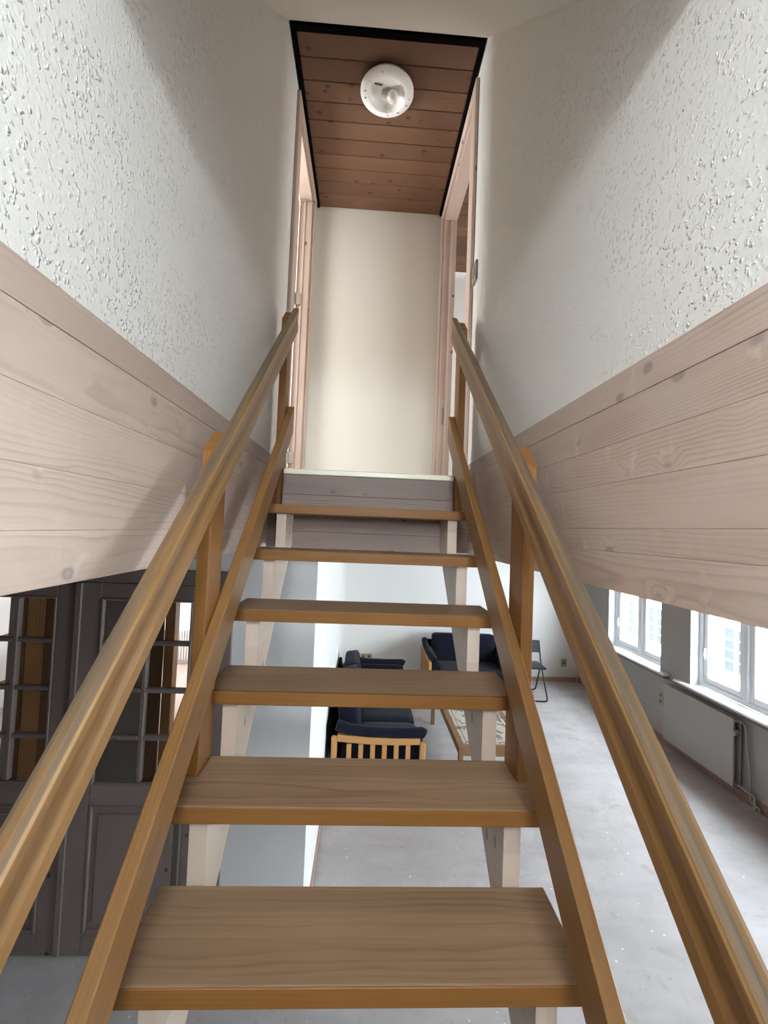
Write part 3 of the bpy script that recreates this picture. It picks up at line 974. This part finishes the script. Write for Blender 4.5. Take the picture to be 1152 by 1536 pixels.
# ================================================================ THE STAIRS
G, R = 0.2140, 0.1872
T1Y, T1Z = 0.846, -0.847          # front edge and top of the lowest tread in view
sx0, sx1 = 0.0155 - 0.452, 0.0155 + 0.452
st = thing('staircase', 'open honey oak staircase with pale stringers rising to the landing', 'staircase', (0.0155, -0.6, 0))
PIN = 0.4205                      # inner faces of the posts from the centre line
CX = 0.0155
SLOPE = R / G
NLOW = -7
posts = [(1.182, 1.288), (2.105, 2.2115), (0.26, 0.366), (-0.66, -0.56)]
for k in range(NLOW + 1, 6):
    yf, zt = T1Y + k * G, T1Z + k * R
    yb = min(yf + 0.226, YF - 0.001)
    pts = [(sx0, yf), (sx1, yf), (sx1, yb), (sx0, yb)]
    for (pa, pb) in posts:
        if pa < yb and pb > yf:       # notch for the posts
            a = max(pa - 0.0007, yf)
            b = min(pb + 0.0007, yb)
            pi = PIN - 0.0007
            if b >= yb - 0.004:
                pts = [(sx0, yf), (sx1, yf), (sx1, a), (CX + pi, a), (CX + pi, yb), (CX - pi, yb), (CX - pi, a), (sx0, a)]
            else:
                pts = [(sx0, yf), (sx1, yf), (sx1, a), (CX + pi, a), (CX + pi, b), (sx1, b), (sx1, yb), (sx0, yb), (sx0, b), (CX - pi, b), (CX - pi, a), (sx0, a)]
    m = MB().prism(pts, 2, zt - 0.039, zt, 0.0025)
    t = m.build('tread', M['tread'], st)
    # front edge board, a sub-part of the tread
    MB().box(sx0 + 0.0005, sx1 - 0.0005, yf - 0.004, yf - 0.0002, zt - 0.0385, zt - 0.0012, 0.0012).build('nosing', M['oak_x'], t)

# saw-tooth stringers


def stringer(x0, x1):
    top = []
    for k in range(-6, 6):
        yr = T1Y + k * G + 0.030
        zt = T1Z + k * R - 0.0395
        top.append((yr, zt - R if k > -6 else FL))
        top.append((yr, zt))
    top.append((YF - 0.001, T1Z + 5 * R - 0.0395))
    under = lambda y: -0.49 + SLOPE * (y - 1.677)
    yend = 1.677 + (FL + 0.49) / SLOPE
    poly = top + [(YF - 0.001, max(under(YF), ZLC + 0.002)), (yend + 0.05, FL)]
    return MB().prism(poly, 0, x0, x1)


for x0 in (CX - 0.400, CX + 0.358):
    stringer(x0, x0 + 0.042).build('stringer', M['string_z'], st)


def sloped(profile, y0, y1, zat1, name, mat, bev=0.0):
    """profile: (x, dz) outline carried along the pitch of the stairs; ends cut plumb"""
    ang = math.atan(SLOPE)
    ya, yb = y0, y1
    m = MB()
    t = m.b
    A = [t.verts.new((x, ya, zat1 + SLOPE * (ya - 1) + dz)) for x, dz in profile]
    B = [t.verts.new((x, yb, zat1 + SLOPE * (yb - 1) + dz)) for x, dz in profile]
    t.faces.new(A)
    t.faces.new(list(reversed(B)))
    n = len(profile)
    for i in range(n):
        t.faces.new((A[i], B[i], B[(i + 1) % n], A[(i + 1) % n]))
    bmesh.ops.recalc_face_normals(t, faces=t.faces)
    mid = Vector((sum(p[0] for p in profile) / n, 1.0, zat1 + H - 0.062))
    dirv = Vector((0, math.cos(ang), math.sin(ang)))
    upv = Vector((0, -math.sin(ang), math.cos(ang)))
    ylo = upv.cross(dirv)
    frame = Matrix(((dirv.x, ylo.x, upv.x, mid.x), (dirv.y, ylo.y, upv.y, mid.y), (dirv.z, ylo.z, upv.z, mid.z), (0, 0, 0, 1)))
    return m.build(name, mat, st, frame=frame)


XI, XO = 0.3895, 0.4198           # inner and outer faces of the rails from the centre line


def rail_profile(s, h):
    p = [(XI, -h), (XI, -0.003), (XI + 0.003, 0.0), (XO - 0.003, 0.0), (XO, -0.003), (XO, -h)]
    return [(CX + s * a, b) for a, b in p]


def hand_profile(s, h):
    p = [(XI + 0.002, -h), (XI, -h + 0.004), (XI, -0.092), (XI + 0.0015, -0.082), (XI + 0.0028, -0.070), (XI + 0.003, -0.058), (XI + 0.002, -0.046),
         (XI, -0.034), (XI - 0.0005, -0.014), (XI + 0.0015, -0.006), (XI + 0.006, -0.0008), (XI + 0.011, 0.0), (XO - 0.008, -0.0012), (XO - 0.002, -0.004), (XO, -0.009), (XO, -h)]
    return [(CX + s * a, b) for a, b in p]


for s in (-1, 1):
    sloped(rail_profile(s, 0.128), -0.75, 2.20, -0.456 if s < 0 else -0.466, 'lower_rail', M['rail'])
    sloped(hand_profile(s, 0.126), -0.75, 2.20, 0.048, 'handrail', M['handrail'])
    for (a, b) in posts:
        hz = 0.048 + SLOPE * (a - 1)
        zt = hz - 0.018
        zlow = T1Z + SLOPE * (a - T1Y) - 0.33
        # bottom: flush with the underside of the tread it is notched into
        k = math.floor((a - T1Y) / G + 1e-6)
        zlow = T1Z + k * R - 0.040
        if a < 0:
            zlow = FL
        p = [(a, zlow), (b, zlow), (b, zt + 0.070), (b - 0.03, zt + 0.068), (a + 0.035, zt + 0.030), (a + 0.004, zt + 0.004), (a, zt - 0.006)]
        x0, x1 = sorted((CX + s * (PIN), CX + s * (PIN + 0.033)))
        MB().prism(p, 0, x0, x1, 0.0025).build('post', M['oak_z'], st)

# ================================================================ THINGS ON THE LANDING
lp = thing('ceiling_lamp', 'round soiled white enamel ceiling lamp with bare bulb on brown planks', 'lamp', (0.028, 2.425, ZC - 0.004 + H))
Z0 = ZC - 0.0035
ctr = (0.028, 2.425, Z0)
outer = [(0.0, 0.0), (0.120, 0.0), (0.142, -0.010), (0.1525, -0.024), (0.1525, -0.031), (0.146, -0.037), (0.128, -0.044), (0.112, -0.0475), (0.1065, -0.0465),
         (0.1035, -0.042), (0.098, -0.024), (0.088, -0.014), (0.05, -0.010), (0.0, -0.010)]
MB().lathe(outer, ctr, 56).build('shade', M['shade'], lp, smooth=True)
bs = MB().lathe([(0.0, 0.0), (0.019, 0.0), (0.019, 0.034), (0.0, 0.034)], (0, 0, 0), 24).build('bulb_socket', M['socket'], lp, local=True, smooth=True)
bs.matrix_basis = Matrix.Translation((-0.028, 0.012, -0.020)) @ Matrix.Rotation(PI * 0.60, 4, 'Y') @ bs.matrix_basis
bb = MB().lathe([(0.0, 0.030), (0.013, 0.030), (0.015, 0.040), (0.027, 0.055), (0.033, 0.072), (0.031, 0.088), (0.021, 0.101), (0.0, 0.106)], (0, 0, 0), 28).build('bulb', M['bulb'], lp, local=True, smooth=True)
bb.matrix_basis = Matrix.Translation((-0.036, 0.012, -0.016)) @ Matrix.Rotation(PI * 0.60, 4, 'Y') @ bb.matrix_basis
m = MB()
m.box(-0.045, 0.0, 2.392, 2.400, Z0 - 0.018, Z0 - 0.0105, 0.002, rot=(0, 0, 0.15))
random.seed(3)
for k in range(11):
    a, r = random.uniform(0, 2 * PI), random.uniform(0.035, 0.14)
    if r > 0.092:
        r = 0.118 + (r - 0.092) * 0.4
        zz = -0.0465
    else:
        r = min(r, 0.084)
        zz = -0.012
    q = random.uniform(0.002, 0.005)
    x, y = ctr[0] + r * math.cos(a), ctr[1] + r * math.sin(a)
    m.box(x - q, x + q, y - q * 0.7, y + q * 0.7, Z0 + zz - 0.0035, Z0 + zz, 0.0008)
dd = m.build('dust_flecks', M['dirt'], lp)
dd['kind'] = 'stuff'

sw = thing('light_switch', 'small grey light switch on the right wall beside the door frame', 'switch', (XR + 0.003, 2.215, 1.345 + H))
MB().box(XR - 0.008, XR + 0.0038, 2.178, 2.25, 1.295, 1.40, 0.003, 2).build('cover_plate', M['socket_light'], sw)
MB().box(XR - 0.0125, XR - 0.0082, 2.196, 2.232, 1.325, 1.372, 0.002).build('rocker', M['socket_light'], sw)

# ================================================================ THE LOWER ROOM


def socket(name, label, loc, axis, wdt, hgt, holes, mat, group=None):
    """loc: point on the wall face (camera relative z); axis 'y' faces -Y, 'x' faces -X"""
    x, y, z = loc
    t = thing(name, label, 'socket', (x, y, z + H), 0.0, group)
    if axis == 'y':
        MB().box(x - wdt / 2, x + wdt / 2, y - 0.012, y - 0.0003, z - hgt / 2, z + hgt / 2, 0.003).build('cover_plate', mat, t)
        for hx in holes:
            MB().lathe([(0, -0.001), (0.018, -0.001), (0.018, 0.0), (0.0, 0.0)], (0, 0, 0), 16).build('recess', M['hole'], t, local=True).matrix_basis = \
                Matrix.Translation((hx, -0.0125, 0)) @ Matrix.Rotation(PI / 2, 4, 'X')
    else:
        MB().box(x - 0.012, x - 0.0003, y - wdt / 2, y + wdt / 2, z - hgt / 2, z + hgt / 2, 0.003).build('cover_plate', mat, t)
        for hx in holes:
            MB().lathe([(0, -0.001), (0.018, -0.001), (0.018, 0.0), (0.0, 0.0)], (0, 0, 0), 16).build('recess', M['hole'], t, local=True).matrix_basis = \
                Matrix.Translation((-0.0125, 0, hx)) @ Matrix.Rotation(PI / 2, 4, 'Y')
    return t


socket('wall_socket', 'beige single wall socket near the far corner by the folding chair', (3.32, 7.05, -2.05), 'y', 0.08, 0.12, (0.0,), M['socket'])
socket('wall_socket', 'beige wall socket over the side sofa, first of a pair from the corner', (0.075, 7.05, -2.03), 'y', 0.082, 0.085, (0.0,), M['socket'])
socket('wall_socket', 'beige wall socket over the side sofa, second of a pair from the corner', (0.165, 7.05, -2.03), 'y', 0.082, 0.085, (0.0,), M['socket'])
socket('wall_socket', 'grey tall wall socket under the windows', (3.56, 5.06, -1.85), 'x', 0.085, 0.16, (0.035, -0.035), M['socket_light'])

# radiator under the nearer window
rd = thing('panel_radiator', 'flat white panel radiator with valve and pipes under the nearer window', 'radiator', (3.48, 4.4, 0))
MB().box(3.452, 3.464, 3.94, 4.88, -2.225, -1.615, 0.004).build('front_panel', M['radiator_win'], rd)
m = MB()
m.box(3.4645, 3.52, 3.985, 4.86, -2.20, -1.64)
m.build('convector_core', M['fins'], rd)
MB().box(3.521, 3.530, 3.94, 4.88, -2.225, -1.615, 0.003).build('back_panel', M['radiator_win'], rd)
MB().tube([(3.492, 3.975, -2.19), (3.492, 3.975, -1.66), (3.492, 3.97, -1.645), (3.51, 3.955, -1.64)], 0.010, 10).build('riser_pipe', M['radiator_win'], rd, smooth=True)
MB().tube([(3.500, 3.930, -1.63), (3.505, 3.90, -1.632), (3.515, 3.882, -1.65), (3.52, 3.88, -1.72), (3.525, 3.87, -1.86), (3.525, 3.845, -2.02), (3.525, 3.835, -2.15), (3.525, 3.835, -2.285)], 0.008, 10).build('supply_pipe', M['radiator_win'], rd, smooth=True)
MB().tube([(3.50, 3.985, -2.205), (3.505, 3.90, -2.21), (3.510, 3.80, -2.215), (3.515, 3.785, -2.225), (3.515, 3.785, -2.34)], 0.010, 10).build('return_pipe', M['radiator_win'], rd, smooth=True)
MB().tube([(3.525, 3.835, -2.285), (3.52, 3.80, -2.29), (3.52, 3.74, -2.295), (3.52, 3.735, -2.341)], 0.010, 10).build('floor_pipe', M['radiator_win'], rd, smooth=True)
MB().tube([(3.492, 3.95, -1.735), (3.47, 3.94, -1.735), (3.43, 3.92, -1.735)], 0.024, 14).build('thermostat_valve', M['radiator_win'], rd, smooth=True)

# folding chair
ch = thing('folding_chair', 'black folding chair standing by the far sofa', 'chair', (2.475, 6.385, 0), math.radians(-4))


def arcpts(pts, r=0.04, n=5):
    """rounds the inner corners of a polyline"""
    P = [Vector(p) for p in pts]
    out = [P[0]]
    for a, b, c in zip(P, P[1:], P[2:]):
        u, v = (a - b).normalized(), (c - b).normalized()
        s, e = b + u * r, b + v * r
        for i in range(n + 1):
            t = i / n
            out.append((1 - t) ** 2 * s + 2 * t * (1 - t) * b + t * t * e)
    out.append(P[-1])
    return out


hw = 0.215
MB().tube(arcpts([(-hw, 0.205, 0.755), (-hw, 0.10, 0.47), (-hw, -0.235, 0.012), (hw, -0.235, 0.012), (hw, 0.10, 0.47), (hw, 0.205, 0.755)], 0.045), 0.0105, 10).build('front_frame', M['chair'], ch, local=True, smooth=True)
hb = 0.19
MB().tube(arcpts([(-hb, 0.03, 0.43), (-hb, 0.235, 0.012), (hb, 0.235, 0.012), (hb, 0.03, 0.43)], 0.045), 0.0105, 10).build('rear_frame', M['chair'], ch, local=True, smooth=True)
m = MB()
m.prism([(-0.20, -0.19), (0.20, -0.19), (0.205, -0.17), (0.19, 0.15), (0.17, 0.165), (-0.17, 0.165), (-0.19, 0.15), (-0.205, -0.17)], 2, 0.437, 0.457, 0.004)
m.build('seat', M['chair'], ch, local=True)
# backrest with a hand slot
m = MB()
bk = [(-0.205, 0.585, 0.205, 0.680), (-0.205, 0.720, 0.205, 0.765), (-0.205, 0.680, -0.10, 0.720), (0.10, 0.680, 0.205, 0.720)]
for x0, z0, x1, z1 in bk:
    m.box(x0, x1, 0.172, 0.186, z0, z1 if z1 < 0.76 else 0.762, 0.003)
b = m.build('backrest', M['chair'], ch, local=True)
b.matrix_basis = Matrix.Translation((0, 0.0, 0)) @ Matrix.Translation((0, 0.179, 0.68)) @ Matrix.Rotation(-0.30, 4, 'X') @ Matrix.Translation((0, -0.179, -0.68)) @ b.matrix_basis

# coffee table
ct = thing('coffee_table', 'low wooden coffee table with a black patterned tile top', 'table', (1.22, 4.64, 0))
ax0, ax1, ay0, ay1 = 0.905, 1.535, 3.87, 5.41
zt = -H + 0.47
fw = 0.055
MB().box(ax0, ax1, ay0, ay0 + fw, zt - 0.02, zt, 0.003).build('top_frame', M['dark_x'], ct)
MB().box(ax0, ax1, ay1 - fw, ay1, zt - 0.02, zt, 0.003).build('top_frame', M['dark_x'], ct)
MB().box(ax0, ax0 + fw, ay0 + fw, ay1 - fw, zt - 0.02, zt, 0.003).build('top_frame', M['dark_y'], ct)
MB().box(ax1 - fw, ax1, ay0 + fw, ay1 - fw, zt - 0.02, zt, 0.003).build('top_frame', M['dark_y'], ct)
MB().box(ax0 + fw, ax1 - fw, ay0 + fw, ay1 - fw, zt - 0.018, zt - 0.002).build('tile_top', M['tile'], ct)
m = MB()
for a, b, c, d in ((ax0 + fw + 0.03, ax1 - fw - 0.03, ay0 + fw + 0.03, ay0 + fw + 0.034), (ax0 + fw + 0.03, ax1 - fw - 0.03, ay1 - fw - 0.034, ay1 - fw - 0.03),
                   (ax0 + fw + 0.03, ax0 + fw + 0.034, ay0 + fw + 0.03, ay1 - fw - 0.03), (ax1 - fw - 0.034, ax1 - fw - 0.03, ay0 + fw + 0.03, ay1 - fw - 0.03)):
    m.box(a, b, c, d, zt - 0.002, zt - 0.0012)
m.build('border_line', M['black'], ct)
MB().box(ax0 + 0.045, ax1 - 0.045, ay0 + 0.008, ay0 + 0.026, zt - 0.085, zt - 0.0205).build('apron', M['dark_x'], ct)
MB().box(ax0 + 0.045, ax1 - 0.045, ay1 - 0.026, ay1 - 0.008, zt - 0.085, zt - 0.0205).build('apron', M['dark_x'], ct)
MB().box(ax0 + 0.008, ax0 + 0.026, ay0 + 0.045, ay1 - 0.045, zt - 0.085, zt - 0.0205).build('apron', M['dark_y'], ct)
MB().box(ax1 - 0.026, ax1 - 0.008, ay0 + 0.045, ay1 - 0.045, zt - 0.085, zt - 0.0205).build('apron', M['dark_y'], ct)
for x in (ax0 + 0.004, ax1 - 0.044):
    for y in (ay0 + 0.004, ay1 - 0.044):
        MB().box(x, x + 0.04, y, y + 0.04, -H, zt - 0.0205, 0.003).build('leg', M['dark_z'], ct)


def cushion(x0, x1, y0, y1, z0, z1, name, parent, rot=None, puff=0.35):
    """a soft block: rounded, slightly swollen"""
    t = bmesh.new()
    bmesh.ops.create_cube(t, size=2.0)
    bmesh.ops.subdivide_edges(t, edges=list(t.edges), cuts=7, use_grid_fill=True)
    hx, hy, hz = (x1 - x0) / 2, (y1 - y0) / 2, (z1 - z0) / 2
    C = Vector(((x0 + x1) / 2, (y0 + y1) / 2, (z0 + z1) / 2))
    r = min(hx, hy, hz) * 0.55
    for v in t.verts:
        p = Vector((v.co.x * hx, v.co.y * hy, v.co.z * hz))
        inner = Vector((max(-(hx - r), min(hx - r, p.x)), max(-(hy - r), min(hy - r, p.y)), max(-(hz - r), min(hz - r, p.z))))
        d = p - inner
        if d.length > 1e-6:
            p = inner + d.normalized() * r
        v.co = C + p
    m = MB()
    m.add(t)
    o = m.build(name, M['navy'], parent, local=True, smooth=True)
    if rot:
        o.matrix_basis = Matrix.Translation(C) @ Euler(rot).to_matrix().to_4x4() @ Matrix.Translation(-C) @ o.matrix_basis
    return o


def make_sofa(label, loc, rz, L, seats):
    """local frame: x along the length, y from the front (0) to the back (D); the seat faces -y"""
    D = 0.80
    t = thing('sofa', label, 'sofa', loc, rz, None)
    for s in (0, 1):
        xo = 0.0 if s == 0 else L - 0.045
        x1 = xo + 0.045
        # arm frame of beech: two uprights, top rail, bottom rail, slats
        MB().box(xo, x1, 0.0, 0.05, 0.0, 0.545, 0.012, 2).build('arm_post', M['beech_z'], t, local=True)
        MB().box(xo, x1, D - 0.05, D, 0.0, 0.585, 0.012, 2).build('arm_post', M['beech_z'], t, local=True)
        MB().prism([(0.051, 0.53), (0.25, 0.522), (0.5, 0.527), (D - 0.051, 0.545), (D - 0.051, 0.600), (0.5, 0.582), (0.25, 0.576), (0.051, 0.580)], 0, xo + 0.002, x1 - 0.002).build('arm_rail', M['beech_y'], t, local=True)
        MB().box(xo + 0.004, x1 - 0.004, 0.051, D - 0.051, 0.13, 0.19, 0.004).build('bottom_rail', M['beech_y'], t, local=True)
        n = 6
        for k in range(n):
            yc = 0.05 + (k + 1) * (D - 0.10) / (n + 1)
            MB().box(xo + 0.010, x1 - 0.010, yc - 0.020, yc + 0.020, 0.1905, 0.5205, 0.003).build('slat', M['beech_z'], t, local=True)
        # padded inner side with a rolled top that climbs to the back
        q0 = xo + 0.047 if s == 0 else xo - 0.092
        cushion(q0, q0 + 0.09, 0.02, D - 0.09, 0.19, 0.60, 'arm_cushion', t)
        xm = xo + 0.045 if s == 0 else xo + 0.0
        pad = MB().tube([(xm, 0.012, 0.600), (xm, 0.03, 0.612), (xm, 0.25, 0.606), (xm, 0.5, 0.612), (xm, 0.66, 0.632), (xm, 0.76, 0.665)], 0.046, 12)
        pad.build('arm_roll', M['navy'], t, local=True, smooth=True)
    a, b = 0.14, L - 0.14
    MB().box(a - 0.09, b + 0.09, 0.03, 0.075, 0.13, 0.22, 0.006).build('front_rail', M['beech_x'], t, local=True)
    MB().box(a - 0.09, b + 0.09, 0.08, D - 0.06, 0.15, 0.235, 0.01).build('seat_base', M['navy'], t, local=True)
    wd = (b - a) / seats
    for k in range(seats):
        cushion(a + k * wd + 0.003, a + (k + 1) * wd - 0.003, 0.0, 0.60, 0.236, 0.42, 'seat_cushion', t)
        cushion(a + k * wd + 0.003, a + (k + 1) * wd - 0.003, 0.565, 0.745, 0.40, 0.80, 'back_cushion', t, rot=(-0.14, 0, 0))
    MB().prism([(D - 0.049, 0.20), (D - 0.02, 0.20), (D + 0.045, 0.66), (D + 0.015, 0.665)], 0, 0.05, L - 0.05).build('back_panel', M['black'], t, local=True)
    return t


# the long one along the white side wall (faces +X), the short one before the far wall (faces -Y)
make_sofa('navy sofa with slatted beech arm end, along the white side wall', (0.60, 3.76, 0), PI / 2, 2.05, 3)
make_sofa('navy sofa against the far wall, behind the coffee table', (0.955, 6.02, 0), 0.0, 1.24, 2)

# ================================================================ OUTSIDE: THE HOUSE OPPOSITE
bd = thing('house_opposite', 'white house with small-paned windows across the street', 'building', (11.5, 14, -3.2 - 0))
m = MB()
m.box(11.0, 13.0, 3.0, 26.0, -5.5, 6.5)
m.build('facade', M['facade'], bd)
for (a, b) in ((12.02, 12.86), (9.0, 9.84), (15.55, 16.36), (17.30, 18.12), (19.2, 20.0)):
    for (z0, z1) in ((-3.80, -2.55), (-1.6, -0.35)):
        f = MB()
        f.box(10.94, 11.0, a - 0.06, a, z0 - 0.06, z1 + 0.06)
        f.box(10.94, 11.0, b, b + 0.06, z0 - 0.06, z1 + 0.06)
        f.box(10.94, 11.0, a, b, z0 - 0.06, z0)
        f.box(10.94, 11.0, a, b, z1, z1 + 0.06)
        for k in (1, 2, 3):
            z = z0 + k * (z1 - z0) / 4
            f.box(10.95, 10.999, a, b, z - 0.02, z + 0.02)
        ym = (a + b) / 2
        f.box(10.945, 10.999, ym - 0.05, ym + 0.05, z0, z1)
        fo = f.build('window', M['paint'], bd)
        MB().box(10.985, 10.998, a, b, z0, z1).build('pane', M['facglass'], fo)
o = MB().box(3.9, 13.0, -10.0, 30.0, -5.6, -5.5).build('street', M['ground'])
struct(o, 'pale street paving between the houses', 'street')
